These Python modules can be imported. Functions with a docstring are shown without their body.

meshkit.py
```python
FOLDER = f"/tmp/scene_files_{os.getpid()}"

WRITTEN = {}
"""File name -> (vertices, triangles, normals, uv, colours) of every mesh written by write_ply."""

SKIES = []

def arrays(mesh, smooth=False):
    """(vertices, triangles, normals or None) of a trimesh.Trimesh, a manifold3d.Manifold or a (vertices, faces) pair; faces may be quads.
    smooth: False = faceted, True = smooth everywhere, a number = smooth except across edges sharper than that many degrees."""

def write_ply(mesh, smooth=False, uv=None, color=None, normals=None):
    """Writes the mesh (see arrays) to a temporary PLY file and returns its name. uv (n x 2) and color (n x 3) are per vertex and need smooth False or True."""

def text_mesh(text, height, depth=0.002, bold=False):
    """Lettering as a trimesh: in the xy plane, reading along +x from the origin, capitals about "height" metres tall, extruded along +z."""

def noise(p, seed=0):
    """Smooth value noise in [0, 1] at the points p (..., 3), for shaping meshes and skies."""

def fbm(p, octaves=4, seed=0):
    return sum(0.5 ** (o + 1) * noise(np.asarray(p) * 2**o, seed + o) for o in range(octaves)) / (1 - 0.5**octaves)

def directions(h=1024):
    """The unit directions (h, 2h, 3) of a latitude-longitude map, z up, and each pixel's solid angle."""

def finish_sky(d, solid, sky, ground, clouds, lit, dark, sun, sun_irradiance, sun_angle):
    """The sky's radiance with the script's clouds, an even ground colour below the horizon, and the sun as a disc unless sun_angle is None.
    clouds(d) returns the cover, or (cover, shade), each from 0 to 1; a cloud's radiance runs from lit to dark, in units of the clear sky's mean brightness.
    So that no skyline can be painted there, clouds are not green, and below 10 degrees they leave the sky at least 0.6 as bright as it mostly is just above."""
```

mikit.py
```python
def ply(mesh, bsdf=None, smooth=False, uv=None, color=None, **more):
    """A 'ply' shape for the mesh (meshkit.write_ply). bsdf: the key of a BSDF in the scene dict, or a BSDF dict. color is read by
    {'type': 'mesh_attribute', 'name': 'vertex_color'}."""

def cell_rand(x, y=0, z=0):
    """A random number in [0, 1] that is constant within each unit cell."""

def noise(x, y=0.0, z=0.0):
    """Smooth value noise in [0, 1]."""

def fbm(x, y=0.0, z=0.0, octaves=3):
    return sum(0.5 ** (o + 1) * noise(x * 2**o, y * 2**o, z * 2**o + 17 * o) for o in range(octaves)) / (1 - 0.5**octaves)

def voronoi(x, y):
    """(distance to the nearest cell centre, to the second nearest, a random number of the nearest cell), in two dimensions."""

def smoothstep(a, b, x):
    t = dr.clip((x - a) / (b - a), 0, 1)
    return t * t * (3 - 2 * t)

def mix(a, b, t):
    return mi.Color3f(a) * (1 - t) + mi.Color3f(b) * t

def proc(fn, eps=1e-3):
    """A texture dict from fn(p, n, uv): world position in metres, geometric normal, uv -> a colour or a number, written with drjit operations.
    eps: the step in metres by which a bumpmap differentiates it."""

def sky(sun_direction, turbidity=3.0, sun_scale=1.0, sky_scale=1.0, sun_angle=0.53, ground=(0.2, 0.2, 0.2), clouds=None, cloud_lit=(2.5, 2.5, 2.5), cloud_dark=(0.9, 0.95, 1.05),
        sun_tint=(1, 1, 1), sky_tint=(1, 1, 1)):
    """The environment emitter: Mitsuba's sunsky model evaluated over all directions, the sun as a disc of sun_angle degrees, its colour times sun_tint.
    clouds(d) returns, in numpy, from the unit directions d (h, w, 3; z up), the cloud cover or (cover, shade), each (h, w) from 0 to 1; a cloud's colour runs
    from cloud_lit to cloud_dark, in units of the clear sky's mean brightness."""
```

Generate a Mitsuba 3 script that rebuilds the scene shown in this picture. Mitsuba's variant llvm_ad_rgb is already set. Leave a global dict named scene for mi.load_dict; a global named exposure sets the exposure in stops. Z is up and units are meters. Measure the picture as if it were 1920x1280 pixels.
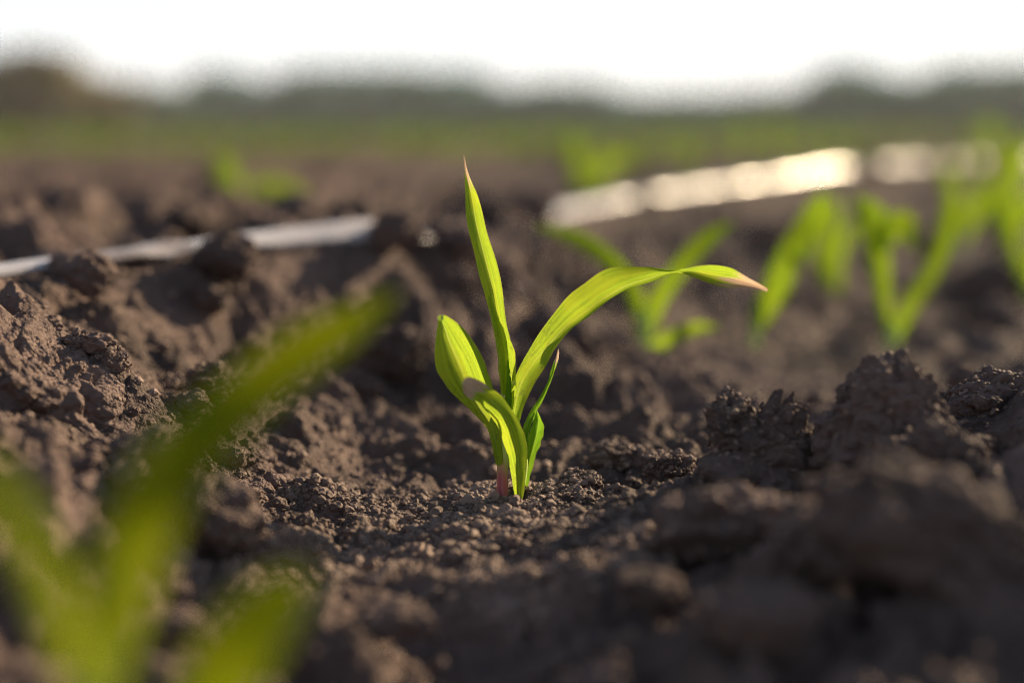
import math, random
import numpy as np
import trimesh
import drjit as dr
import mitsuba as mi
import mikit, meshkit
from mikit import proc, fbm, noise, smoothstep, mix
from scipy.interpolate import RBFInterpolator, PchipInterpolator
from scipy.spatial import cKDTree

T = mi.ScalarTransform4f
scene, labels = {}, {}
rng = np.random.default_rng(11)

# ------------------------------------------------------------------ camera, sky, exposure
CAM = np.array([0.0, 0.0, 0.16])
PITCH = math.radians(8.3)
FPX = 2667.0                                    # focal length in photo pixels (50 mm lens)
FWD = np.array([0, math.cos(PITCH), -math.sin(PITCH)])
UP = np.array([0, math.sin(PITCH), math.cos(PITCH)])
FOCUS = 0.606
scene['camera'] = {
    'type': 'thinlens', 'fov': math.degrees(2 * math.atan(960 / FPX)), 'fov_axis': 'x',
    'aperture_radius': 0.0105, 'focus_distance': FOCUS, 'near_clip': 0.02, 'far_clip': 3000.0,
    'to_world': T().look_at(origin=CAM.tolist(), target=(CAM + FWD).tolist(), up=[0, 0, 1])}
SUN = np.array([0.68, 0.60, 0.41])
scene['sky'] = mikit.sky(SUN.tolist(), turbidity=3, sky_scale=0.5, sun_angle=1.0, sun_tint=(0.97, 0.985, 1.0),
                         clouds=lambda d: 0.92 * np.exp(-np.maximum(d[..., 2], 0) / 0.22) + 0.06, cloud_lit=(3.1, 3.1, 3.1), ground=(0.06, 0.05, 0.045))
exposure = 3.4


def at(px, py, d):
    """the point of the place that the photograph shows at this pixel, d metres into the scene"""
    return CAM + d * (FWD + (px - 960) / FPX * np.array([1.0, 0, 0]) + (640 - py) / FPX * UP)


# ------------------------------------------------------------------ helpers
def numbered(name):
    key, k = name, 0
    while key in scene or key in labels or any(s.startswith(key + '__') for s in scene):
        k += 1
        key = f'{name}_{k:03d}'
    return key


def tag(key, label, cat, group=None, kind=None):
    labels[key] = {'label': label}
    if cat:
        labels[key]['category'] = cat
    if group:
        labels[key]['group'] = group
    if kind:
        labels[key]['kind'] = kind
    return key


def part(parent, name, shape):
    key = numbered(parent + '__' + name)
    scene[key] = shape
    return key


# ------------------------------------------------------------------ materials
def tint(c, k):
    return [float(x) * k for x in c]


def soil_tex(base, seed, s=1.0):
    b = np.array(base)
    def fn(p, n, uv):
        a = fbm(p.x * 45 + seed, p.y * 45, p.z * 45, 3)
        g = noise(p.x * 900 * s, p.y * 900 * s, p.z * 900 * s + seed)
        h = noise(p.x * 260, p.y * 260 + seed, p.z * 260)
        w = fbm(p.x * 17 + seed, p.y * 17, p.z * 25 + 4, 2)
        m = mix(tint(b, 0.50), tint(b, 1.55), dr.clip(0.5 + 0.9 * (a - 0.5) + 0.45 * (g - 0.5) + 0.3 * (h - 0.5) + 1.2 * (w - 0.5), 0, 1))
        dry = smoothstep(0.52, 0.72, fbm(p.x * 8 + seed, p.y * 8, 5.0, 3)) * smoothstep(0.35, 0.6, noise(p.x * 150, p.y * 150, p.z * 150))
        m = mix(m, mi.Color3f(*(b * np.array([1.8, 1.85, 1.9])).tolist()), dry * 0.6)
        pale = smoothstep(0.80, 0.93, noise(p.x * 520 + 9, p.y * 520 + seed, p.z * 520))
        return mix(m, mi.Color3f(*(b * np.array([1.75, 1.7, 1.65])).tolist()), pale * 0.55)
    return proc(fn)


def soil(base, seed, bump=0.0024):
    def bmp(p, n, uv):
        a = fbm(p.x * 420, p.y * 420, p.z * 420 + seed, 3)
        b = noise(p.x * 190 + seed, p.y * 190, p.z * 190)
        return a + 0.8 * dr.abs(2 * b - 1) + 0.35 * noise(p.x * 1500, p.y * 1500, p.z * 1500 + seed)
    return {'type': 'bumpmap', 'arbitrary': proc(bmp, eps=2.5e-4), 'scale': bump,
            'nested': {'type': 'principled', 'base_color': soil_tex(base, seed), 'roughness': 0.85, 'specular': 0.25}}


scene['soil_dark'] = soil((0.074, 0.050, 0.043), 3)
scene['soil_clod_mat'] = soil((0.088, 0.060, 0.052), 21)
scene['soil_crumb_mat'] = {'type': 'principled', 'base_color': soil_tex((0.118, 0.082, 0.067), 40), 'roughness': 0.8, 'specular': 0.3}


def leaf_tex(green, pale, dry, edge=(0.30, 0.16, 0.10), vein=1.0):
    def fn(p, n, uv):
        u, v = uv.x, uv.y
        st = noise(u * 46, v * 2.2) * 0.6 + noise(u * 130, v * 5 + 7) * 0.4
        c = mix(tint(green, 0.68), tint(green, 1.32), st * vein + (1 - vein) * 0.5)
        speck = smoothstep(0.86, 0.93, noise(u * 60, v * 170, 3.0))
        c = mix(c, mi.Color3f(0.10, 0.09, 0.03), speck * 0.45)
        splash = smoothstep(0.74, 0.86, noise(u * 34 + 5, v * 60, 9.0)) * (1 - smoothstep(0.15, 0.55, v))
        c = mix(c, mi.Color3f(0.09, 0.06, 0.045), splash * 0.7)
        mid = 1 - smoothstep(0.010, 0.045, dr.abs(u - 0.5))
        c = mix(c, mi.Color3f(*pale), 0.65 * mid)
        blotch = fbm(u * 5 + v * 3, v * 11, 4.0, 3)
        c = mix(c, mi.Color3f(green[0] * 1.35, green[1] * 1.10, green[2]), smoothstep(0.45, 0.75, blotch) * 0.6)
        d = smoothstep(0.97, 1.03, v + 0.10 * (noise(u * 9, v * 6) - 0.5) + 0.03 * dr.abs(u - 0.5))
        drc = mix(tint(dry, 0.7), tint(dry, 1.15), noise(u * 40, v * 30))
        e = smoothstep(0.485, 0.5, dr.abs(u - 0.5))
        c = mix(c, mi.Color3f(*edge), e * 0.5)
        return mix(c, drc, d)
    return proc(fn)


def leaf_mat(tex, rough=0.42, trans=1.25):
    return {'type': 'principledthin', 'base_color': tex, 'roughness': rough, 'eta': 1.4, 'diff_trans': trans, 'spec_trans': 0.0, 'flatness': 0.2}


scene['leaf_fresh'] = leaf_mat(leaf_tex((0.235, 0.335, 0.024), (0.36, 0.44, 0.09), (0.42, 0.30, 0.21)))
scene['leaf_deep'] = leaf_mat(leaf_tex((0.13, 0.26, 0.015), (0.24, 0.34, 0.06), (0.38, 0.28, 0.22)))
scene['leaf_front'] = leaf_mat(leaf_tex((0.135, 0.175, 0.004), (0.18, 0.21, 0.02), (0.3, 0.24, 0.15)))
scene['leaf_far'] = leaf_mat(leaf_tex((0.115, 0.19, 0.022), (0.13, 0.20, 0.03), (0.2, 0.2, 0.1)))
scene['leaf_blurred'] = leaf_mat(leaf_tex((0.165, 0.265, 0.012), (0.22, 0.30, 0.04), (0.3, 0.24, 0.15)))


def stem_tex(p, n, uv):
    red = mix((0.26, 0.06, 0.075), (0.34, 0.14, 0.13), noise(uv.x * 30, uv.y * 3))
    g = mix((0.30, 0.42, 0.08), (0.42, 0.50, 0.16), noise(uv.x * 40, uv.y * 3))
    return mix(red, g, smoothstep(0.36, 0.62, uv.y + 0.12 * (noise(uv.x * 8, 2.0) - 0.5)))


scene['stem_mat'] = {'type': 'principled', 'base_color': proc(stem_tex), 'roughness': 0.55, 'specular': 0.2}
scene['pale_husk'] = leaf_mat({'type': 'rgb', 'value': [0.6, 0.46, 0.36]}, 0.6, 1.0)
scene['water'] = {'type': 'dielectric', 'int_ior': 1.333, 'ext_ior': 1.0}


def tape_tex(p, n, uv):
    dirt = smoothstep(0.55, 0.8, fbm(p.x * 30, p.y * 30, p.z * 30, 3))
    return mix((0.30, 0.29, 0.31), (0.12, 0.09, 0.07), dirt * 0.85)


scene['tape_mat'] = {'type': 'principled', 'base_color': proc(tape_tex), 'roughness': 0.30, 'specular': 0.5}
scene['bark'] = {'type': 'principled', 'base_color': {'type': 'rgb', 'value': [0.10, 0.08, 0.06]}, 'roughness': 0.9}


def crown_mat(c):
    def fn(p, n, uv):
        return mix(tint(c, 0.7), tint(c, 1.3), noise(p.x * 1.3, p.y * 1.3, p.z * 1.3))
    return leaf_mat(proc(fn), 0.6, 0.7)


scene['crown_green'] = crown_mat((0.045, 0.14, 0.08))
scene['crown_teal'] = crown_mat((0.030, 0.135, 0.115))
scene['crown_olive'] = crown_mat((0.085, 0.075, 0.03))

# ------------------------------------------------------------------ the ground
# (pixel x, pixel y, metres into the scene) of points where the soil surface lies
G = [(950, 960, .606), (700, 905, .64), (500, 880, .66), (850, 1000, .57), (600, 1000, .57), (950, 1100, .51), (700, 1100, .515), (960, 1280, .44), (600, 1280, .44),
     (820, 880, .66), (750, 800, .72), (600, 670, .80), (850, 640, .84), (760, 480, .98), (900, 450, 1.25), (600, 455, 1.0), (700, 450, 1.05), (600, 350, 2.2), (300, 320, 3.0),
     (0, 560, .64), (120, 650, .615), (230, 740, .60), (60, 530, .80), (300, 500, .84), (200, 560, .74), (330, 740, .69), (400, 750, .67), (480, 780, .68), (560, 740, .75), (480, 500, .95),
     (100, 850, .52), (0, 740, .55), (250, 880, .55), (400, 980, .52), (200, 1050, .45), (0, 950, .45), (0, 1280, .36), (300, 1280, .4), (500, 1120, .48),
     (1150, 865, .66), (1080, 925, .63), (1200, 800, .72), (1130, 720, .85), (1500, 745, .85), (1450, 690, 1.0), (1250, 675, 1.0), (1650, 655, 1.1), (1300, 560, 1.4), (1300, 450, 2.0), (1500, 400, 2.6),
     (1420, 930, .57), (1540, 950, .57), (1640, 900, .54), (1750, 900, .54), (1850, 860, .53), (1880, 740, .62), (1300, 890, .57), (1120, 985, .57), (1000, 1010, .56),
     (1400, 950, .51), (1300, 1030, .48), (1600, 1040, .46), (1850, 1010, .45), (1200, 1160, .45), (1500, 1260, .4), (1900, 1260, .38), (1100, 1280, .42)]
gp = np.array([at(*g) for g in G])
extra = [(0.16, 0.70, 0.0), (0.10, 0.68, 0.004), (0.24, 0.78, -0.002), (0.33, 0.9, 0.0), (0.0, 0.2, 0.0), (-0.2, 0.2, 0.02), (0.2, 0.2, 0.02), (0, -0.3, 0.0), (0.8, 0.2, 0.04), (-0.8, 0.3, 0.05),
         (-0.5, 1.0, 0.085), (-0.6, 2.0, 0.08), (-1.2, 3.5, 0.07), (0.0, 5.0, 0.06), (0.6, 1.5, 0.0), (1.2, 2.2, 0.02), (1.5, 4, 0.05), (2.5, 3, 0.04), (-3, 5, 0.06), (3, 6, 0.05), (0, 8, 0.05), (-3, 0, 0.05), (3, 0, 0.05)]
gp = np.vstack([gp, extra])
RB = RBFInterpolator(gp[:, :2], gp[:, 2], kernel='linear', smoothing=0.004, neighbors=24)


TAPE = [(-120, 524, .70), (60, 499, .74), (280, 472, .79), (430, 454, .83), (560, 442, .865), (690, 430, .90), (745, 434, .925), (800, 446, .98), (890, 432, 1.25), (980, 412, 1.6), (1050, 398, 1.95), (1300, 353, 2.6), (1450, 333, 2.95), (1600, 312, 3.35), (1700, 305, 3.75),
        (1800, 302, 4.2), (1900, 299, 4.7), (2050, 296, 5.6)]
tape_line = np.array([at(*q) for q in TAPE])
_t = np.r_[0, np.cumsum(np.linalg.norm(np.diff(tape_line, axis=0), axis=1))]
tape_line = PchipInterpolator(_t, tape_line)(np.linspace(0, _t[-1], 900))
tape_tree = cKDTree(tape_line[:, :2])


def billow(p, seed):
    return np.abs(2 * meshkit.noise(p, seed) - 1)


def ssm(a, b, x):
    t = np.clip((x - a) / (b - a), 0, 1)
    return t * t * (3 - 2 * t)


def height(x, y):
    x, y = np.asarray(x, float), np.asarray(y, float)
    sh = x.shape
    x, y = x.ravel(), y.ravel()
    far = np.hypot(x, y)
    base = np.full(len(x), 0.05)
    near = far < 9
    q = np.stack([x[near], y[near]], 1)
    base[near] = RB(q)
    base = base + (0.05 - base) * ssm(5, 8.5, far)
    p = np.stack([x, y, 0 * x], 1)
    # rougher, cloddier soil away from the hollow where the seedlings stand
    hollow = np.exp(-((x + 0.02) / 0.085) ** 2 - ((y - 0.58) / 0.085) ** 2)
    rough = (1 - 0.86 * hollow)
    flat = np.exp(-((x - 0.20) / 0.12) ** 2 - ((y - 0.98) / 0.2) ** 2)
    rough = rough * (1 - 0.75 * flat)
    warp = np.stack([meshkit.noise(p * 22, 5), meshkit.noise(p * 22, 6), 0 * x], 1) * 0.03
    pw = p + warp
    fade = 1 - ssm(20, 60, far)
    back = 1 + 0.5 * ssm(0.68, 0.80, y) * (1 - ssm(1.6, 3.0, y)) * (1 - ssm(0.02, 0.10, x))
    z = base + rough * fade * back * (0.030 * (meshkit.fbm(p * 9, 2, 1) - 0.5)
                               + 0.020 * (billow(pw * 26, 2) - 0.4)
                               + 0.009 * (billow(pw * 62, 3) - 0.4))
    fine = (far < 2.2)
    pf = p[fine]
    z[fine] += (0.55 + 0.45 * rough[fine]) * (0.0040 * (billow(pf * 130, 4) - 0.4) + 0.0021 * (billow(pf * 300 + 3, 7) - 0.4)) + 0.0008 * (meshkit.noise(pf * 640, 8) - 0.5)
    # little heap that the seedlings grow from
    r = np.hypot((x - 0.0) / 0.026, (y - 0.595) / 0.03)
    z += 0.007 * np.exp(-r * r)
    # the bank that carries the drip tape
    near = far < 8
    dist, which = tape_tree.query(p[near, :2], distance_upper_bound=0.5)
    which = np.minimum(which, len(tape_line) - 1)
    run = which / 899 * _t[-1]
    w = (1 - ssm(0.29, 0.34, run) * (1 - ssm(0.95, 1.15, run))) * np.exp(-(np.minimum(dist, 0.5) / np.clip(0.025 * far[near], 0.03, 0.09)) ** 2)
    z[near] += w * (tape_line[which, 2] - 0.0075 - z[near])
    return z.reshape(sh)


def graded(lo, hi, step, lo_far, hi_far, grow):
    core = np.arange(lo, hi, step)
    a, s = [hi], step
    while a[-1] < hi_far:
        s *= grow
        a.append(a[-1] + s)
    b, s = [lo - step], step
    while b[-1] > lo_far:
        s *= grow
        b.append(b[-1] - s)
    return np.array(b[::-1] + list(core) + a)


gx = graded(-0.30, 0.32, 0.0013, -380, 380, 1.06)
gy = graded(0.40, 0.92, 0.0013, -8, 560, 1.05)
X, Y = np.meshgrid(gx, gy)
Z = height(X, Y)
nx, ny = len(gx), len(gy)
idx = np.arange(nx * ny).reshape(ny, nx)
quads = np.stack([idx[:-1, :-1], idx[:-1, 1:], idx[1:, 1:], idx[1:, :-1]], -1).reshape(-1, 4)
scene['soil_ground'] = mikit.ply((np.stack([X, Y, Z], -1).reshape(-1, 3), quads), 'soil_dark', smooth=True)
tag('soil_ground', 'dark ploughed soil of the maize field reaching to the horizon', 'soil', kind='structure')


# ------------------------------------------------------------------ clods of earth
def clod_mesh(sub, seed, stretch=(1, 1, 1), craggy=1.0, box=0.0):
    m = trimesh.creation.icosphere(subdivisions=sub)
    d = np.array(m.vertices)
    o = np.array([seed * 3.17, seed * 1.31, seed * 0.77])
    true, d = d, d * np.array(stretch) / np.cbrt(np.prod(stretch))        # lumps keep their shape on a flat clod
    w = d + 0.35 * np.stack([meshkit.noise(d * 2 + o, k) - 0.5 for k in (1, 2, 3)], 1)
    r = 1 + craggy * (0.62 * (meshkit.fbm(w * 1.25 + o, 2, 4) - 0.5) + 0.30 * (billow(w * 2.2 + o, 5) - 0.4) + 0.15 * (billow(w * 4.6 + o, 6) - 0.4)
                      + 0.06 * (billow(w * 9 + o, 7) - 0.4) + 0.026 * (billow(w * 20 + o, 8) - 0.4))
    if sub >= 5:
        r = r + craggy * (0.013 * (billow(w * 40 + o, 9) - 0.4) + 0.006 * (meshkit.noise(d * 85 + o, 10) - 0.5))
    if box:
        r = r * (1 + box * (1 / (np.abs(true) ** 5).sum(1) ** 0.2 - 1))
    v = true * r[:, None] * np.array(stretch)
    return trimesh.Trimesh(v, m.faces, process=False)


def hero_clod(px, py, d, rx, ry, rz, label, ang=0.0, seed=1, sub=5, craggy=1.0, taper=0.0, box=0.0):
    """radii in photo pixels at that distance; ang tilts it in degrees"""
    s = d / FPX
    m = clod_mesh(sub, seed, (rx * s, ry * s, rz * s), craggy, box)
    if taper:
        v = np.array(m.vertices)
        v[:, :2] *= np.clip(1 - taper * v[:, 2:] / (rz * s), 0.12, 1.8)
        m.vertices = v
    m.apply_transform(trimesh.transformations.rotation_matrix(math.radians(ang), [0, 1, 0]))
    m.apply_translation(at(px, py, d))
    if sub >= 5:
        heroes.append(m)
    key = numbered('soil_clod')
    scene[key] = mikit.ply(m, 'soil_clod_mat', smooth=True)
    return tag(key, label, 'clod')


heroes = []
HERO = [
    (60, 765, .60, 300, 200, 135, 'big earth clod sloping down from the left edge of the picture', 40, 6),
    (152, 648, .615, 27, 30, 24, 'small crumbly lump on the crest of the big left clod, uppermost of two', 10, 5),
    (208, 688, .612, 32, 34, 40, 'sharp crumbly lump on the crest of the big left clod, lower of two', 20, 5),
    (318, 742, .69, 56, 50, 46, 'flat dark clod right of the big left clod', 0, 5),
    (392, 722, .67, 44, 50, 52, 'upright crumbly clod behind the sweeping blurred leaf', 0, 5),
    (420, 893, .64, 42, 30, 22, 'low sunlit clod at the left end of the hollow', 0, 5),
    (492, 868, .665, 36, 30, 30, 'dark rounded clod at the left back of the hollow', 0, 4),
    (395, 560, .82, 75, 60, 90, 'sunlit clod standing below the left part of the drip tape', 30, 5),
    (165, 515, .71, 48, 50, 46, 'blurred clod covering the drip tape near the left edge', 0, 4),
    (425, 478, .80, 62, 50, 42, 'blurred clod covering the drip tape between its two left stretches', 0, 4),
    (540, 560, .88, 70, 60, 42, 'blurred clod with a sunlit top below the middle of the left tape', 0, 4),
    (650, 520, .96, 66, 60, 40, 'blurred clod just below the tape left of the tall leaf', 0, 4),
    (790, 545, .98, 100, 60, 46, 'long sunlit clod sloping down to the tall central leaf', 28, 5),
    (742, 430, .895, 52, 44, 38, 'blurred clod hiding the tape just left of the tall leaf', 0, 4),
    (905, 398, 1.30, 62, 50, 34, 'blurred clod hiding the tape behind the tall leaf', 0, 4),
    (992, 388, 1.60, 50, 40, 34, 'blurred clod hiding the tape just right of the tall leaf', 0, 4),
    (1632, 312, 3.2, 22, 22, 24, 'far clod lying on the bright end of the drip tape', 0, 3),
    (1764, 305, 3.7, 14, 14, 22, 'far clod across the drip tape near the right edge', 0, 3),
    (1862, 302, 4.2, 16, 16, 22, 'far clod across the drip tape at the right edge', 0, 3),
    (740, 660, .82, 80, 60, 50, 'dark blurred clod left of the broad rounded leaf', 0, 4),
    (1000, 470, 1.25, 60, 60, 36, 'blurred clod between the tall leaf and the arching leaf', 0, 4),
    (1120, 640, 1.0, 60, 60, 36, 'blurred clod under the arching leaf', 0, 4),
    (1440, 865, .578, 108, 80, 145, 'pointed dark clod just left of the tall boulder shaped clod', 18, 6),
    (1372, 808, .58, 50, 60, 70, 'lower left shoulder lump of the pointed dark clod', 0, 5),
    (1668, 800, .565, 118, 85, 140, 'tall boulder shaped clod standing right of the pointed clod', 0, 6),
    (1775, 880, .535, 120, 80, 85, 'sloping clod leaning on the right of the boulder shaped clod', 35, 5),
    (1870, 770, .615, 118, 80, 78, 'crisp jagged clod at the right edge of the picture', -14, 6),
    (1806, 712, .70, 28, 30, 28, 'small round clod behind the crisp jagged clod', 0, 4),
    (1760, 1010, .44, 240, 150, 130, 'large dark out of focus clod in the lower right corner', 25, 5),
    (1350, 985, .50, 140, 100, 80, 'dark out of focus clod below the pointed clod', 0, 5),
    (1560, 1010, .45, 120, 100, 80, 'out of focus clod below the boulder shaped clod', 0, 5),
    (1420, 1150, .41, 120, 90, 60, 'soft lit out of focus clod near the bottom right of centre', 0, 4),
    (1215, 1100, .455, 70, 60, 36, 'out of focus clod with pale top right of the bottom centre', 0, 4),
    (1180, 860, .66, 70, 60, 30, 'sunlit crumbly clod right of the seedlings', 0, 5),
    (1255, 880, .63, 52, 50, 34, 'rough clod beside the foot of the pointed clod', 0, 5),
    (1090, 905, .62, 40, 36, 22, 'small clod just right of the thin second seedling', 0, 5),
    (730, 1165, .455, 80, 60, 36, 'out of focus clod below the granular soil', 0, 4),
    (410, 960, .51, 105, 80, 60, 'blurred sunlit clod beneath the sweeping blurred leaf', 38, 5),
    (300, 880, .53, 100, 80, 70, 'blurred clod in front of the big left clod', 38, 5),
    (1870, 530, 1.45, 80, 80, 44, 'dark far clod near the right edge below the tape', 0, 4),
    (1500, 580, 1.35, 70, 70, 40, 'blurred far clod right of the tip of the arching leaf', 0, 4),
    (1350, 545, 1.6, 60, 60, 34, 'blurred far clod behind the tip of the arching leaf', 0, 4),
]
for k, (px, py, d, rx, ry, rz, lab, ang, sub) in enumerate(HERO):
    hero_clod(px, py, d, rx, ry, rz, lab, ang, seed=k + 2, sub=sub, taper=0.5 if lab.startswith('pointed') else 0.14 if lab.startswith('tall boulder') else 0.0, box=0.5 if lab.startswith('tall boulder') else 0.0)

variants = [mikit.ply(clod_mesh(3, 60 + k, (1, 0.9, 0.7)), 'soil_clod_mat', smooth=True) for k in range(8)]
n_small = 0
while n_small < 190:
    if n_small < 130:                                   # behind the seedlings, mostly on the left ridge
        y = rng.uniform(0.72, 2.6)
        x = rng.uniform(-0.36, 0.36) * y
    else:
        y = rng.uniform(0.40, 0.62)
        x = rng.uniform(-0.36, 0.36) * y
        if abs(x) < 0.09:
            continue
    r = 0.007 + 0.026 * rng.uniform() ** 1.6 if y > 0.7 else rng.uniform(0.004, 0.011)
    if 0.08 < x < 0.34 and 0.7 < y < 1.2:
        r *= 0.5
    z = float(height(np.array([x]), np.array([y]))[0])
    key = numbered('small_clod')
    rot = T().translate([x, y, z + 0.15 * r]).rotate([0, 0, 1], float(rng.uniform(0, 360))).rotate([1, 0, 0], float(rng.uniform(-30, 30))).scale(float(r))
    scene[key] = {**variants[n_small % 8], 'to_world': rot}
    side_ = 'left' if x / y < -0.12 else 'right' if x / y > 0.12 else 'middle'
    where = 'beyond the drip tape' if y > 1.05 and side_ != 'right' else 'behind the seedlings' if y > 0.7 else 'in the foreground'
    tag(key, f'small loose clod on the soil {where}, {side_} third of the picture', 'clod', f'small clods {where}, {side_} third')
    n_small += 1

# loose crumbs: far too many to count
crumb_shapes = []
for k in range(6):
    m = trimesh.creation.icosphere(subdivisions=1)
    v = np.array(m.vertices)
    v = v * (0.45 + 1.0 * meshkit.noise(v * 1.9 + k * 7.7, k))[:, None] * np.array([1, 0.9, 0.75])
    crumb_shapes.append((v, np.array(m.faces)))
low_shapes = []
for k in range(6):
    m = trimesh.creation.icosahedron()
    v = np.array(m.vertices) * rng.uniform(0.5, 1.3, (12, 1)) * np.array([1, 0.9, 0.75])
    low_shapes.append((v, np.array(m.faces)))


def scatter(n, xs, ys, r0, r1, power, shapes):
    x, y = rng.uniform(*xs, n), rng.uniform(*ys, n)
    keep = np.abs(x) < 0.42 * y
    x, y = x[keep], y[keep]
    clump = meshkit.fbm(np.stack([x * 40, y * 40, 0 * x], 1), 2, 13)
    keep = clump + rng.uniform(-.2, .2, len(x)) > 0.42
    x, y = x[keep], y[keep]
    return put(x, y, height(x, y), r0 + (r1 - r0) * rng.uniform(0, 1, len(x)) ** power, shapes)


def put(x, y, z, r, shapes):
    V, F, base = [], [], 0
    which = rng.integers(0, len(shapes), len(x))
    ang, tilt = rng.uniform(0, 2 * np.pi, len(x)), rng.uniform(-0.6, 0.6, len(x))
    for k, (sv, sf) in enumerate(shapes):
        s = which == k
        c, sn = np.cos(ang[s])[:, None], np.sin(ang[s])[:, None]
        ct, st = np.cos(tilt[s])[:, None], np.sin(tilt[s])[:, None]
        vx, vy, vz = (np.repeat(sv[None, :, i], s.sum(), 0) for i in range(3))
        vy, vz = vy * ct - vz * st, vy * st + vz * ct
        P = np.stack([vx * c - vy * sn, vx * sn + vy * c, vz], -1) * r[s][:, None, None] + np.stack([x[s], y[s], z[s] + 0.12 * r[s]], -1)[:, None]
        V.append(P.reshape(-1, 3))
        F.append((sf[None] + (np.arange(s.sum()) * len(sv))[:, None, None]).reshape(-1, 3) + base)
        base += len(V[-1])
    return np.vstack(V), np.vstack(F)


cr = [scatter(26000, (-0.14, 0.03), (0.46, 0.61), 0.0004, 0.0017, 2.2, low_shapes), scatter(3000, (-0.15, 0.05), (0.46, 0.61), 0.001, 0.0038, 3.0, crumb_shapes),
      scatter(900, (-0.016, 0.018), (0.590, 0.618), 0.0005, 0.0026, 2.5, crumb_shapes), scatter(9000, (-0.3, 0.3), (0.42, 0.95), 0.0006, 0.003, 2.5, crumb_shapes)]
for m in heroes:                                     # and crumbs lying on the clods
    p, fi = trimesh.sample.sample_surface(m, 700, seed=5)
    p = p[np.asarray(m.face_normals)[fi][:, 2] > 0.25]
    cr.append(put(p[:, 0], p[:, 1], p[:, 2], 0.00035 + 0.0016 * rng.uniform(0, 1, len(p)) ** 3, low_shapes))
off, V, F = 0, [], []
for v, f in cr:
    V.append(v)
    F.append(f + off)
    off += len(v)
scene['soil_crumbs'] = mikit.ply((np.vstack(V), np.vstack(F)), 'soil_crumb_mat', smooth=False)
tag('soil_crumbs', 'loose brown soil crumbs and grains strewn over the hollow', 'soil crumbs', kind='stuff')


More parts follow.
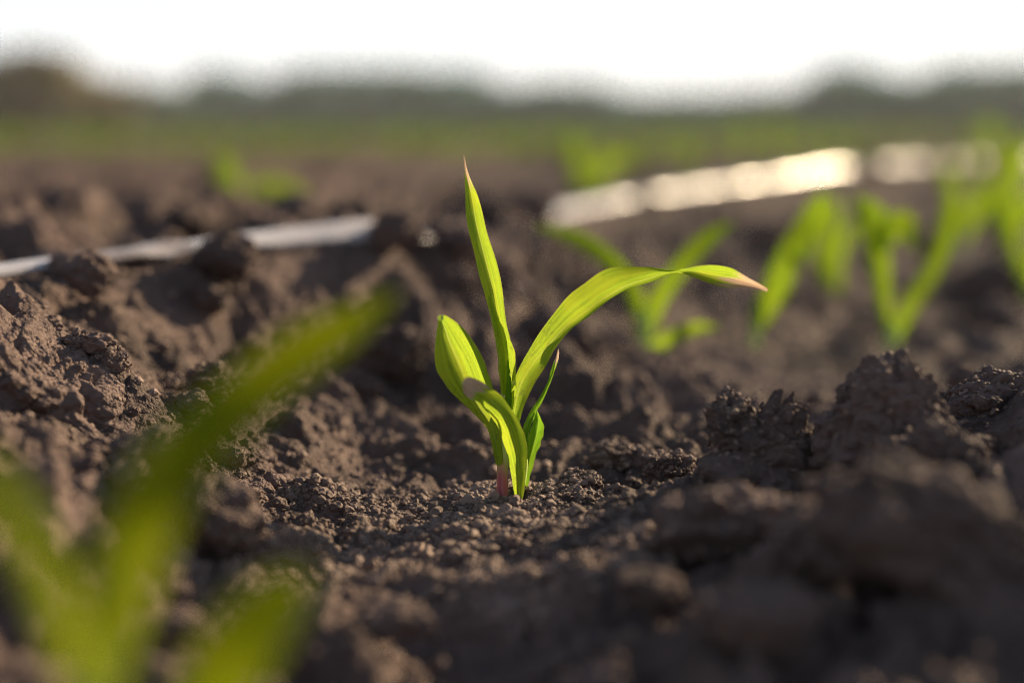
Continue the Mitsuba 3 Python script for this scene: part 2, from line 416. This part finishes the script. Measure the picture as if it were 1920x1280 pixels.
# ------------------------------------------------------------------ leaves and stems
def leaf_mesh(rows, dry=0.9, n=90, m=14, d0=FOCUS, ripple=0.00025, seed=0):
    """rows: (Lx,Ly,dL, Mx,My,dM, Rx,Ry,dR) from base to tip, d in millimetres relative to d0"""
    rows = np.asarray(rows, float)
    L, M, R = (np.array([at(r[k], r[k + 1], d0 + r[k + 2] / 1000) for r in rows]) for k in (0, 3, 6))
    t = np.r_[0, np.cumsum(np.linalg.norm(np.diff(M, axis=0), axis=1) + 1e-6)]
    t /= t[-1]
    tt = np.linspace(0, 1, n)
    L, M, R = (PchipInterpolator(t, a)(tt) for a in (L, M, R))
    k = np.ones(7) / 7
    def sm(a):
        b = np.pad(a, ((3, 3), (0, 0)), mode='reflect', reflect_type='odd')
        return np.stack([np.convolve(b[:, i], k, 'valid') for i in range(3)], 1)
    L, M, R = sm(L), sm(M), sm(R)
    s = np.linspace(-1, 1, 2 * m + 1)
    a, b, c = s * (s - 1) / 2, 1 - s * s, s * (s + 1) / 2
    P = a[None, :, None] * L[:, None] + b[None, :, None] * M[:, None] + c[None, :, None] * R[:, None]
    S, TT = np.meshgrid(s, tt)
    du, dv = np.gradient(P, axis=1), np.gradient(P, axis=0)
    N = np.cross(du, dv)
    N /= np.linalg.norm(N, axis=-1, keepdims=True) + 1e-12
    q = np.stack([S * 2 + seed, TT * 14, 0 * S], -1)
    wob = (meshkit.noise(q, seed + 2) - 0.5) * ripple * 2 * (0.3 + np.abs(S))
    vein = 0.00003 * np.cos(S * 40) - 0.00018 * np.exp(-(S / 0.05) ** 2)
    P = P + N * (wob + vein)[..., None]
    ii = np.arange(n * len(s)).reshape(n, len(s))
    f = np.stack([ii[:-1, :-1], ii[:-1, 1:], ii[1:, 1:], ii[1:, :-1]], -1).reshape(-1, 4)
    uv = np.stack([(S + 1) / 2, TT / dry], -1).reshape(-1, 2)
    return P.reshape(-1, 3), f, uv


def leaf(parent, rows, bsdf='leaf_fresh', label=None, name='leaf', **kw):
    v, f, uv = leaf_mesh(rows, **kw)
    key = part(parent, name, mikit.ply((v, f), bsdf, smooth=True, uv=uv))
    if label:
        labels[key] = {'label': label}
    return key


def path_leaf(points, widths, dry=1.3, n=40, m=6, cup=0.25, face=None, seed=0):
    """a leaf along a path in the place: points (k,3), full widths in metres; face: the way its upper side looks"""
    P = np.asarray(points, float)
    t = np.r_[0, np.cumsum(np.linalg.norm(np.diff(P, axis=0), axis=1))]
    t /= t[-1]
    tt = np.linspace(0, 1, n)
    C, W = PchipInterpolator(t, P)(tt), PchipInterpolator(t, np.asarray(widths, float))(tt)
    D = np.gradient(C, axis=0)
    D /= np.linalg.norm(D, axis=1, keepdims=True)
    face = np.array([0.2, -1, 0.6] if face is None else face, float)
    side = np.cross(D, face)
    side /= np.linalg.norm(side, axis=1, keepdims=True) + 1e-9
    N = np.cross(side, D)
    s = np.linspace(-1, 1, 2 * m + 1)
    V = C[:, None] + (W[:, None] / 2 * s)[..., None] * side[:, None] + (cup * W[:, None] / 2 * s * s)[..., None] * N[:, None]
    S, TT = np.meshgrid(s, tt)
    ii = np.arange(n * len(s)).reshape(n, len(s))
    f = np.stack([ii[:-1, :-1], ii[:-1, 1:], ii[1:, 1:], ii[1:, :-1]], -1).reshape(-1, 4)
    return V.reshape(-1, 3), f, np.stack([(S + 1) / 2, TT / dry], -1).reshape(-1, 2)


def tube_mesh(points, radii, n=30, sides=18, squash=1.0, seed=0):
    P, r = np.asarray(points, float), np.asarray(radii, float)
    t = np.r_[0, np.cumsum(np.linalg.norm(np.diff(P, axis=0), axis=1))]
    t /= t[-1]
    tt = np.linspace(0, 1, n)
    C, R = PchipInterpolator(t, P)(tt), PchipInterpolator(t, r)(tt)
    D = np.gradient(C, axis=0)
    D /= np.linalg.norm(D, axis=1, keepdims=True)
    ref = np.array([0, 1.0, 0]) if abs(D[0, 2]) > 0.7 else np.array([0, 0, 1.0])
    A = np.cross(D, ref)
    A /= np.linalg.norm(A, axis=1, keepdims=True)
    B = np.cross(A, D)
    an = np.linspace(0, 2 * np.pi, sides + 1)
    V = C[:, None] + R[:, None, None] * (np.cos(an)[None, :, None] * A[:, None] + squash * np.sin(an)[None, :, None] * B[:, None])
    ii = np.arange(n * (sides + 1)).reshape(n, sides + 1)
    f = np.stack([ii[:-1, :-1], ii[:-1, 1:], ii[1:, 1:], ii[1:, :-1]], -1).reshape(-1, 4)
    uv = np.stack(np.meshgrid(an / (2 * np.pi), tt), -1).reshape(-1, 2)
    return V.reshape(-1, 3), f[:, ::-1], uv


def stem(parent, pts, bsdf='stem_mat', **kw):
    """pts: (px, py, d, width in photo pixels)"""
    P = [at(a, b, d) for a, b, d, w in pts]
    R = [w / 2 * d / FPX for a, b, d, w in pts]
    v, f, uv = tube_mesh(P, R, **kw)
    return part(parent, 'stem', mikit.ply((v, f), bsdf, smooth=True, uv=uv))


# the main seedling, in focus
A = [(942, 765, 0, 948, 768, 2, 955, 765, 0), (940, 735, 0, 948, 735, 2, 956, 735, 0), (937, 700, 0, 946, 700, 3, 956, 700, 0), (932, 660, 0, 944, 662, 4, 956, 660, 0),
     (925, 618, 0, 939, 620, 4, 955.5, 632, 0), (917, 582, 0, 933, 592, 4, 951.5, 612, 0), (909, 548, -1, 927, 555, 4, 947, 585, 0), (900, 520, -1, 918, 517, 4, 941, 535, 0),
     (891, 482, -1, 906, 472, 3, 930, 488, 0), (882, 447, -1, 898, 442, 3, 914, 442, 0), (875, 412, -1, 890, 406, 2, 905, 397, 0), (872, 378, 0, 885, 372, 2, 897, 370, 0),
     (871.5, 347, 0, 878, 344, 1, 886, 345, 0), (870, 320, 0, 873, 320, .5, 876, 320, 0), (868.3, 291, 0, 869, 291, 0, 870, 291, 0)]
A_FOLD = [(941, 768, -2, 950, 770, 1, 963, 768, -2), (939, 735, -3, 952, 735, 0, 966, 735, -3), (936, 700, -3.5, 951, 700, 0, 968, 700, -4), (931, 655, -3.5, 947, 660, 0, 966.5, 671, -4), (925, 615, -3.2, 940, 620, -.5, 959, 639, -3.5),
          (918.5, 585, -2.6, 930, 590, -1, 943, 617, -3), (916, 568, -2.2, 924, 570, -1.5, 934, 592, -2.5), (915, 553, -1.8, 918, 555, -1.6, 923, 560, -1.8)]
B = [(953, 790, 0, 962, 800, -2, 975, 790, 0), (956, 745, 0, 968, 745, -3, 986, 755, 0), (965, 705, 0, 980, 710, -4, 1001, 720, 0), (985, 668, 0, 1000, 680, -4, 1020, 690, 0),
     (1012, 624, -2, 1030, 645, -7, 1041, 655, 1), (1048, 575, -3, 1068, 605, -8, 1080, 607, 3), (1069, 551, -4, 1090, 590, -9, 1101, 594, 4), (1095, 533, -5, 1112, 573, -10, 1125, 573, 5),
     (1116, 516, -6, 1132, 559, -10, 1144, 559, 4), (1137, 504, -7, 1155, 546, -11, 1161, 547, 1), (1160, 499, -8, 1178, 534, -12, 1184, 535, -2), (1189, 500, -9, 1206, 526, -12, 1212, 532, -1),
     (1220, 500, -11, 1232, 517, -13, 1240, 522, -5), (1248, 505, -13, 1254, 510, -14, 1260, 513, -10), (1271, 507.5, -15, 1273, 509, -15, 1275, 511, -15), (1298, 501, -17, 1296, 508, -15, 1290, 516, -17),
     (1332, 497, -19, 1326, 514, -16, 1315, 526, -19), (1356, 499, -21, 1352, 518, -18, 1340, 535, -21), (1377, 505, -23, 1374, 522, -20, 1364, 542, -23), (1397, 518, -24, 1395, 528, -22, 1390, 540, -24),
     (1418, 529, -25, 1417, 535, -24, 1413, 541, -25), (1438, 541, -26, 1439.5, 543, -26, 1439, 546, -26)]
C = [(929, 868, -3, 935, 872, -5, 943, 865, -3), (922, 830, -3, 930, 832, -5, 940, 825, -3), (912, 800, -3, 922, 800, -3, 936, 790, -3), (888, 773, -5, 910, 780, -1, 930, 768, -4),
     (866, 753, -7, 895, 757, 0, 926, 738, -5), (842, 730, -8, 880, 728, 1, 920, 712, -6), (826, 708, -9, 869, 704, 1, 913, 690, -7), (817, 688, -9, 862, 685, 1, 905, 672, -8),
     (815, 662, -9, 852, 662, 0, 892, 648, -8), (818, 632, -9, 842, 640, -2, 875, 622, -8), (820, 612, -8, 835, 618, -4, 855, 603, -8), (820, 600, -7, 829, 603, -5, 840, 593, -7), (822, 591, -6, 826, 590.5, -6, 830, 590, -6)]
key = 'maize_seedling'
tag(key, 'bright green maize seedling in sharp focus with one upright, one arching and one broad leaf', 'seedling')
stem(key, [(943, 985, .606, 22), (942, 930, .606, 21), (942, 885, .606, 21), (944, 850, .606, 24), (947, 815, .606, 26), (951, 780, .607, 24), (955, 750, .608, 16)], n=50)
va, fa, ua = leaf_mesh(A, dry=0.905, seed=3)
vb, fb, ub = leaf_mesh(A_FOLD, dry=2.5, n=60, seed=4)
labels[part(key, 'leaf', mikit.ply((np.vstack([va, vb]), np.vstack([fa, fb + len(va)])), 'leaf_fresh', smooth=True, uv=np.vstack([ua, ub])))] = {'label': 'tall upright leaf with a folded margin and a withered pointed tip'}
leaf(key, B, dry=0.885, n=140, label='long leaf arching to the right, pinched and twisted before its dry tip', seed=5)
leaf(key, C, dry=1.35, label='broad rounded leaf cupped to the left', bsdf='leaf_fresh', seed=7)
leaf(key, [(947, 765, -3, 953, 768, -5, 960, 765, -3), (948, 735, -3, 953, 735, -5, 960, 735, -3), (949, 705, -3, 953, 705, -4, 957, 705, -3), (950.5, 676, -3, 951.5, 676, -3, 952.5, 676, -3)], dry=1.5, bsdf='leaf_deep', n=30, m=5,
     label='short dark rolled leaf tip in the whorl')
part(key, 'dry_scale', mikit.ply(path_leaf([at(933, 940, .602), at(927, 925, .600), at(919, 913, .599)], [.0016, .0018, .0004], n=12, m=3)[:2], 'pale_husk', smooth=True))

D = [(966, 962, 0, 972, 964, -3, 979, 962, 0), (963, 918, -3, 973, 918, -7, 984, 915, -3), (957, 878, -5, 973, 872, -10, 989, 865, -5), (949, 845, -7, 967, 838, -12, 988, 835, -7),
     (939, 815, -9, 958, 806, -14, 979, 803, -9), (932, 797, -11, 949, 785, -17, 969, 780, -12), (921, 783, -15, 936, 766, -21, 956, 762, -16), (908, 766, -20, 921, 751, -26, 940, 742, -20),
     (895, 753, -25, 906, 737, -31, 921, 728, -25), (880, 747, -31, 888, 730, -36, 899, 714, -31), (868, 735, -37, 873, 721, -41, 881, 705, -37), (866, 722, -42, 868, 715, -44, 872, 708, -42)]
E = [(981, 850, 3, 985, 852, 5, 990, 850, 3), (981, 825, 3, 986, 825, 6, 991, 820, 3), (980, 805, 3, 987, 803, 6, 996, 795, 3), (990, 780, 3, 998, 782, 5, 1006, 772, 3), (1003, 757, 3, 1010, 758, 5, 1019, 746, 3),
     (1016, 737, 3, 1022, 736, 5, 1030, 722, 3), (1029, 707, 3, 1035, 706, 4, 1041, 692, 3), (1039, 678, 3, 1042, 679, 4, 1047, 670, 3), (1044, 661, 3, 1046, 661, 3, 1049, 660, 3), (1046.5, 653, 3, 1047, 653, 3, 1047.5, 653, 3)]
Fl = [(972, 955, 4, 976, 957, 6, 980, 955, 4), (976, 925, 4, 983, 925, 7, 988, 920, 4), (977, 895, 5, 986, 895, 9, 996, 888, 5), (979, 868, 6, 992, 866, 12, 1003, 857, 6), (985, 843, 6, 1000, 838, 14, 1013, 833, 5), (992, 815, 6, 1007, 810, 14, 1019, 815, 5),
      (999, 793, 6, 1010, 790, 11, 1019.5, 800, 5), (1003, 778, 6, 1009, 776, 8, 1015, 784, 6), (1005, 770, 6, 1006, 769, 6, 1008, 770, 6)]
key = 'maize_seedling_001'
tag(key, 'shorter maize seedling growing close against the right side of the sharp one', 'seedling')
stem(key, [(974, 990, .606, 8), (974, 950, .606, 9), (976, 920, .606, 13), (980, 890, .608, 16), (984, 860, .609, 12)], bsdf='stem_mat', n=30)
leaf(key, D, dry=0.83, bsdf='leaf_fresh', label='leaf curling forward to a withered pinkish tip', seed=11)
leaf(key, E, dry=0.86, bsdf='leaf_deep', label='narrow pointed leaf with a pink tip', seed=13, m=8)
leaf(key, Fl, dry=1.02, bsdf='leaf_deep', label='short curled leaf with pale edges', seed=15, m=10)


def droplet(px, py, d, r, label):
    m = trimesh.creation.icosphere(subdivisions=3, radius=r * d / FPX)
    k = numbered('water_droplet')
    m.apply_scale([1, 1, 0.92])
    m.apply_translation(at(px, py, d))
    scene[k] = mikit.ply(m, 'water', smooth=True)
    tag(k, label, 'water droplet')


droplet(826, 596, .5985, 6.0, 'clear water droplet on the tip of the broad rounded leaf')
droplet(964, 718, .6, 4.4, 'water droplet at the fork between the upright and the arching leaf')
droplet(943, 742, .599, 3.6, 'small water droplet low on the foot of the upright leaf')


# blurred seedlings: leaves along paths given in (px, py, d) with widths in photo pixels
def path_plant(label, stem_pts, leaves, group=None, bsdf='leaf_blurred', face=None, thin=0.8):
    k = numbered('maize_seedling')
    tag(k, label, 'seedling', group)
    if stem_pts:
        P = [at(a, b, d) for a, b, d, w in stem_pts]
        R = [w / 2 * d / FPX for a, b, d, w in stem_pts]
        R[-1] *= 0.15
        v, f, uv = tube_mesh(P, R, n=16, sides=10)
        part(k, 'stem', mikit.ply((v, f), 'stem_mat', smooth=True, uv=uv * [1, 0.3] + [0, 0.7]))
    for lf in leaves:
        lf = [(a, b, d, w * thin) for a, b, d, w in lf]
        P = [at(a, b, d) for a, b, d, w in lf]
        W = [w * d / FPX for a, b, d, w in lf]
        v, f, uv = path_leaf(P, W, face=face)
        part(k, 'leaf', mikit.ply((v, f), bsdf, smooth=True, uv=uv))
    return k


path_plant('very blurred maize seedling close in front at the lower left with a long sweeping leaf',
           [(175, 1750, .27, 60), (175, 1400, .27, 70), (180, 1200, .27, 75)],
           [[(185, 1320, .27, 80), (225, 1120, .275, 125), (275, 960, .28, 140), (355, 850, .29, 135), (460, 750, .30, 115), (580, 655, .32, 100), (670, 600, .34, 64), (750, 545, .355, 6)],
            [(170, 1330, .27, 50), (110, 1140, .25, 75), (40, 1000, .24, 80), (-60, 880, .235, 70), (-160, 820, .23, 10)],
            [(250, 1620, .27, 60), (370, 1370, .272, 110), (440, 1230, .275, 150), (510, 1140, .28, 120), (585, 1070, .285, 10)]], face=(0.1, -1, 0.5), bsdf='leaf_front', thin=1.0)
path_plant('blurred maize seedling behind the tip of the arching leaf',
           [(1207, 680, 1.0, 24), (1207, 620, 1.0, 24), (1210, 570, 1.0, 18)],
           [[(1205, 640, 1.0, 26), (1190, 560, 1.0, 44), (1150, 500, 1.0, 50), (1080, 450, .99, 44), (1005, 428, .98, 6)],
            [(1208, 640, 1.0, 26), (1225, 580, 1.0, 44), (1265, 515, 1.0, 46), (1325, 450, 1.01, 40), (1375, 418, 1.02, 6)],
            [(1210, 660, 1.0, 16), (1240, 645, .99, 34), (1290, 622, .97, 42), (1345, 615, .95, 6)]])
path_plant('blurred maize seedling with two leaves in a V above the boulder shaped clod',
           [(1672, 690, 1.1, 26), (1672, 640, 1.1, 26), (1672, 600, 1.1, 20)],
           [[(1670, 630, 1.1, 26), (1655, 560, 1.1, 40), (1645, 480, 1.1, 60), (1630, 410, 1.1, 84), (1600, 370, 1.1, 6)],
            [(1675, 640, 1.1, 24), (1700, 580, 1.1, 40), (1745, 510, 1.11, 42), (1770, 440, 1.12, 46), (1775, 360, 1.13, 6)],
            [(1645, 470, 1.1, 30), (1690, 420, 1.1, 64), (1710, 470, 1.1, 6)]])
path_plant('blurred maize seedling with one slanting leaf just right of the dry leaf tip',
           [(1415, 650, 1.05, 20), (1418, 590, 1.05, 20)],
           [[(1415, 620, 1.05, 24), (1440, 560, 1.05, 56), (1480, 480, 1.05, 62), (1525, 400, 1.06, 50), (1545, 360, 1.06, 6)],
            [(1415, 620, 1.05, 24), (1470, 540, 1.07, 30), (1500, 470, 1.08, 36), (1520, 450, 1.08, 6)]])
path_plant('faint blurred maize seedling between the slanting leaf and the V shaped one',
           [(1575, 580, 1.5, 12), (1572, 540, 1.5, 12)],
           [[(1573, 560, 1.5, 16), (1565, 500, 1.5, 36), (1580, 450, 1.5, 36), (1610, 410, 1.5, 5)], [(1573, 560, 1.5, 16), (1540, 480, 1.5, 36), (1560, 390, 1.5, 40), (1570, 370, 1.5, 5)]])
path_plant('blurred bright seedling at the right edge beside the end of the drip tape',
           [(1890, 480, 1.9, 16), (1890, 430, 1.9, 16)],
           [[(1890, 450, 1.9, 20), (1885, 380, 1.9, 60), (1900, 310, 1.9, 60), (1930, 270, 1.9, 5)], [(1890, 450, 1.9, 20), (1850, 370, 1.9, 60), (1830, 330, 1.9, 5)], [(1890, 450, 1.9, 20), (1930, 390, 1.9, 50), (1960, 370, 1.9, 5)]])
path_plant('blurred upright seedling left of the bright seedling at the right edge',
           [(1800, 470, 1.7, 14), (1800, 420, 1.7, 14)],
           [[(1800, 450, 1.7, 20), (1790, 390, 1.7, 46), (1775, 340, 1.7, 44), (1765, 300, 1.7, 5)], [(1800, 450, 1.7, 20), (1830, 390, 1.7, 44), (1850, 360, 1.7, 5)]])
path_plant('blurred seedling at the right edge lower than the end of the drip tape',
           [(1925, 560, 1.35, 14), (1925, 510, 1.35, 14)],
           [[(1925, 540, 1.35, 20), (1900, 470, 1.35, 44), (1880, 410, 1.35, 46), (1862, 370, 1.35, 5)], [(1925, 540, 1.35, 20), (1950, 470, 1.35, 46), (1975, 420, 1.35, 5)]])
path_plant('blurred seedling on the left beyond the drip tape with two spread leaves',
           [(455, 430, 1.9, 12), (455, 390, 1.9, 12)],
           [[(455, 410, 1.9, 20), (432, 360, 1.9, 64), (420, 320, 1.9, 60), (410, 290, 1.9, 5)], [(455, 410, 1.9, 20), (500, 350, 1.9, 46), (550, 365, 1.9, 46), (580, 400, 1.9, 5)]])
path_plant('faint blurred seedling near the left edge beyond the drip tape',
           [(45, 470, 1.5, 12), (45, 440, 1.5, 12)],
           [[(45, 450, 1.5, 16), (20, 420, 1.5, 36), (5, 395, 1.5, 30), (-5, 380, 1.5, 5)], [(45, 450, 1.5, 16), (60, 425, 1.5, 34), (75, 410, 1.5, 5)]])
path_plant('blurred yellow green seedling just above the drip tape right of the tall leaf',
           [(1095, 400, 2.5, 10), (1095, 350, 2.5, 10)],
           [[(1095, 380, 2.5, 16), (1085, 320, 2.5, 46), (1070, 270, 2.5, 40), (1060, 250, 2.5, 5)], [(1095, 380, 2.5, 16), (1130, 320, 2.5, 46), (1170, 300, 2.5, 40), (1190, 310, 2.5, 5)]])


# seedlings farther off, in rows that run with the drip tape
def low_plant(seed):
    r = np.random.default_rng(seed)
    V, F, U, o = [], [], [], 0
    a0 = r.uniform(0, 6.3)
    for k in range(4):
        a = a0 + k * 1.57 + r.uniform(-.5, .5)
        h, sp = r.uniform(0.07, 0.13), r.uniform(0.03, 0.08)
        P = [(0, 0, 0), (0.25 * sp * math.cos(a), 0.25 * sp * math.sin(a), 0.5 * h), (0.6 * sp * math.cos(a), 0.6 * sp * math.sin(a), 0.95 * h), (1.25 * sp * math.cos(a), 1.25 * sp * math.sin(a), h * r.uniform(.75, 1.15))]
        v, f, uv = path_leaf(P, [.005, .013, .014, .001], n=6, m=1, face=(-math.cos(a), -math.sin(a), 0.8))
        V.append(v); F.append(f + o); U.append(uv); o += len(v)
    return np.vstack(V), np.vstack(F), np.vstack(U)


LOW = [low_plant(s) for s in range(10)]
low_ply = [mikit.ply((v, f), 'leaf_far', smooth=True, uv=u) for v, f, u in LOW]
spots = []
dirn = np.array([0.39, 1.0]) / math.hypot(0.39, 1.0)
nrm = np.array([dirn[1], -dirn[0]])
for row in range(-75, 60):
    o = np.array([0.0, 0.6]) + nrm * row * 0.72
    for s in np.arange(-40, 95, 0.23):
        q = o + dirn * (s + rng.uniform(-.06, .06)) + rng.uniform(-.03, .03, 2)
        if q[1] < 2.6 or q[1] > 70 or abs(q[0]) > 0.42 * q[1] + 0.3 or rng.uniform() < 0.15 + 0.8 * ssm(0.45, 0.75, meshkit.noise(np.array([q[0] * .35, q[1] * .16, 2.0]), 31)):
            continue
        px = 960 + FPX * q[0] / q[1]
        if q[1] < 5.5 and px < 980:
            continue
        spots.append(q)
spots = np.array(sorted(spots, key=lambda q: q[1]))
zz = height(spots[:, 0], spots[:, 1])
V, F, U, o = [], [], [], 0
for i, (q, z) in enumerate(zip(spots, zz)):
    sc, a = rng.uniform(0.75, 1.25), rng.uniform(0, 6.28)
    if i < 140:
        k = numbered('maize_seedling')
        scene[k] = {**low_ply[i % 10], 'to_world': T().translate([float(q[0]), float(q[1]), float(z) - .004]).rotate([0, 0, 1], math.degrees(a)).scale(float(sc))}
        side_ = 'left' if q[0] / q[1] < -0.12 else 'right' if q[0] / q[1] > 0.12 else 'middle'
        tag(k, f'far blurred maize seedling in the rows beyond the drip tape, {side_} third of the picture', 'seedling', f'far maize seedlings in rows, {side_} third')
    else:
        v, f, u = LOW[i % 10]
        c, s = math.cos(a) * sc, math.sin(a) * sc
        V.append(np.stack([v[:, 0] * c - v[:, 1] * s + q[0], v[:, 0] * s + v[:, 1] * c + q[1], v[:, 2] * sc + z - .004], 1))
        F.append(f + o); U.append(u); o += len(v)
scene['maize_rows'] = mikit.ply((np.vstack(V), np.vstack(F)), 'leaf_far', smooth=True, uv=np.vstack(U))
tag('maize_rows', 'green rows of young maize running together in the distance', 'crop', kind='stuff')

# ------------------------------------------------------------------ drip tape
n_t, n_s = 900, 21
D = np.gradient(tape_line, axis=0)
D /= np.linalg.norm(D, axis=1, keepdims=True)
side = np.cross(D, [0, 0, 1.0])
side /= np.linalg.norm(side, axis=1, keepdims=True)
upv = np.cross(side, D)
run = np.linspace(0, _t[-1], n_t)
roll = np.radians(22 + 20 * ssm(0.6, 1.3, run)) + 0.55 * (meshkit.noise(np.stack([run * 14, 0 * run, 0 * run], 1), 3) - 0.5) + 0.45 * (meshkit.noise(np.stack([run * 45, 0 * run, 0 * run], 1), 6) - 0.5)
an = np.linspace(0, 2 * np.pi, n_s)
flat_u = 0.0080 * np.sign(np.cos(an)) * np.abs(np.cos(an)) ** 0.8
flat_v = 0.0026 * np.sin(an)
cr_, sr_ = np.cos(roll)[:, None], np.sin(roll)[:, None]
v = tape_line[:, None] + (cr_ * flat_u + sr_ * flat_v)[..., None] * side[:, None] + (-sr_ * flat_u + cr_ * flat_v)[..., None] * upv[:, None]
v = v.reshape(-1, 3)
ii = np.arange(n_t * n_s).reshape(n_t, n_s)
f = np.stack([ii[:-1, :-1], ii[1:, :-1], ii[1:, 1:], ii[:-1, 1:]], -1).reshape(-1, 4)
uv = np.stack(np.meshgrid(an / (2 * np.pi), run), -1).reshape(-1, 2)
v[:, 2] += 0.0010 * (meshkit.noise(np.stack([v[:, 0] * 60, v[:, 1] * 60, 0 * v[:, 0]], 1), 9) - 0.5)
scene['drip_tape'] = mikit.ply((v, f), 'tape_mat', smooth=True, uv=uv)
tag('drip_tape', 'pale shiny irrigation drip tape lying across the soil behind the seedlings', 'drip tape')


# ------------------------------------------------------------------ trees on the horizon
def leaf_cloud(centre, radii, n, size, r):
    """n leaf clumps (two crossed triangles each) spread through lumps inside an ellipsoid"""
    lumps = r.normal(0, 0.45, (14, 3))
    which = r.integers(0, 14, n)
    p = lumps[which] + r.normal(0, 0.22, (n, 3))
    nn = np.linalg.norm(p, axis=1)
    p = p / np.maximum(1, nn / 1.05)[:, None] * np.array(radii) + centre
    a, b = r.normal(size=(n, 3)), r.normal(size=(n, 3))
    a /= np.linalg.norm(a, axis=1, keepdims=True)
    b -= (a * b).sum(1, keepdims=True) * a
    b /= np.linalg.norm(b, axis=1, keepdims=True)
    s = size * r.uniform(0.5, 1.2, (n, 1))
    V = np.stack([p - a * s, p + b * s * 0.6, p + a * s, p - b * s * 0.6], 1).reshape(-1, 3)
    i = np.arange(n)[:, None] * 4
    return V, np.hstack([i, i + 1, i + 2, i + 3])


def foliage(V, F, centre, mat):
    """leaf clumps shaded by the way they face out of the crown"""
    N = V - centre
    N = N / (np.linalg.norm(N, axis=1, keepdims=True) + 1e-9)
    return {'type': 'ply', 'filename': meshkit.write_ply((V, F), normals=np.repeat(N, 1, 0)[:len(V)]), 'face_normals': False, 'bsdf': {'type': 'ref', 'id': mat}}


def tree(px, top, d, wpx, mat, label, seed):
    r = np.random.default_rng(seed)
    tip, x = at(px, top, d), at(px, top, d)[0]
    y = tip[1]
    h, w = tip[2] - 0.05, wpx * d / FPX / 2
    k = numbered('tree')
    tag(k, label, 'tree')
    tv, tf, tuv = tube_mesh([(x, y, -0.1), (x + .03 * h, y, .35 * h), (x, y, .8 * h)], [.05 * h, .035 * h, .01 * h], n=10, sides=8)
    tr = part(k, 'trunk', mikit.ply((tv, tf), 'bark', smooth=True))
    for j in range(4):
        a = j * 1.6 + r.uniform(0, 1)
        lv, lf, _ = tube_mesh([(x + .01 * h, y, .35 * h + .08 * h * j), (x + .45 * w * math.cos(a), y + .45 * w * math.sin(a), .55 * h + .08 * h * j)], [.018 * h, .006 * h], n=5, sides=6)
        part(tr, 'limb', mikit.ply((lv, lf), 'bark', smooth=True))
    cv, cf = leaf_cloud(np.array([x, y, 0.56 * h]), (w, w, 0.46 * h), 2600, 0.13 * min(h, 2 * w), r)
    part(k, 'crown', foliage(cv, cf, np.array([x, y, 0.3 * h]), mat))


TREES = [(50, 105, 90, 260, 'crown_olive', 'dark tree at the far left end of the skyline'), (170, 150, 110, 150, 'crown_olive', 'low dark tree second from the left on the skyline'),
         (300, 165, 150, 120, 'crown_green', 'blurred tree left of the dark round tree on the skyline'), (430, 140, 160, 170, 'crown_teal', 'dark round tree on the left half of the skyline'),
         (560, 155, 170, 150, 'crown_teal', 'tree just right of the dark round tree on the skyline'), (660, 180, 180, 120, 'crown_green', 'small tree on the skyline left of the tall leaf'),
         (860, 185, 200, 110, 'crown_teal', 'small skyline tree straight above the tall leaf'), (1080, 195, 200, 120, 'crown_green', 'low skyline tree right of the picture centre'),
         (1185, 190, 200, 70, 'crown_teal', 'small skyline tree between two low ones'), (1330, 205, 200, 130, 'crown_green', 'lowest skyline tree right of centre'),
         (1480, 178, 190, 120, 'crown_teal', 'rounded skyline tree left of the tall one on the right'), (1645, 148, 170, 120, 'crown_teal', 'tallest skyline tree on the right'),
         (1740, 185, 170, 90, 'crown_teal', 'small skyline tree between the tall one and the broad one'), (1835, 178, 165, 130, 'crown_teal', 'broad dark skyline tree near the right edge'),
         (1930, 190, 170, 90, 'crown_green', 'skyline tree cut by the right edge')]
for i, (px, top, d, w, m, lab) in enumerate(TREES):
    tree(px, top, d, w, m, lab, 300 + i)
r = np.random.default_rng(77)
n = 34000
x = r.uniform(-95, 95, n)
y = 150 + r.uniform(0, 10, n) + 30 * (meshkit.noise(np.stack([x * .02, 0 * x, 0 * x], 1), 3) - .5)
hh = 3.0 + 3.0 * ssm(0.25, 0.8, meshkit.fbm(np.stack([x * .09, 0 * x, 0 * x], 1), 3, 5)) + 1.5 * np.clip(np.abs(x - 5) / 45, 0, 1)
cen = np.stack([x, y, 0.1 + hh * r.uniform(0, 1, n) ** 1.15], 1)
a, b = r.normal(size=(n, 3)), r.normal(size=(n, 3))
a /= np.linalg.norm(a, axis=1, keepdims=True); b /= np.linalg.norm(b, axis=1, keepdims=True)
s = r.uniform(.35, .8, (n, 1))
V = np.stack([cen - a * s, cen + b * s * .6, cen + a * s, cen - b * s * .6], 1).reshape(-1, 3)
i = np.arange(n)[:, None] * 4
scene['hedgerow'] = foliage(V, np.hstack([i, i + 1, i + 2, i + 3]), V * [1, 0, 0] + [0, 160, 0], 'crown_teal')
tag('hedgerow', 'long low green hedge running along the horizon under the trees', 'hedge', kind='stuff')

# ------------------------------------------------------------------ the summer haze over the field
scene['air'] = {'type': 'homogeneous', 'albedo': 0.95, 'sigma_t': 0.0006}
scene['haze'] = {'type': 'cube', 'to_world': T().translate([0, 290, 6.5]).scale([450, 330, 8.5]), 'bsdf': {'type': 'null'}, 'interior': {'type': 'ref', 'id': 'air'}}
scene['camera']['medium'] = {'type': 'ref', 'id': 'air'}
tag('haze', 'thin pale haze over the field', 'haze', kind='stuff')
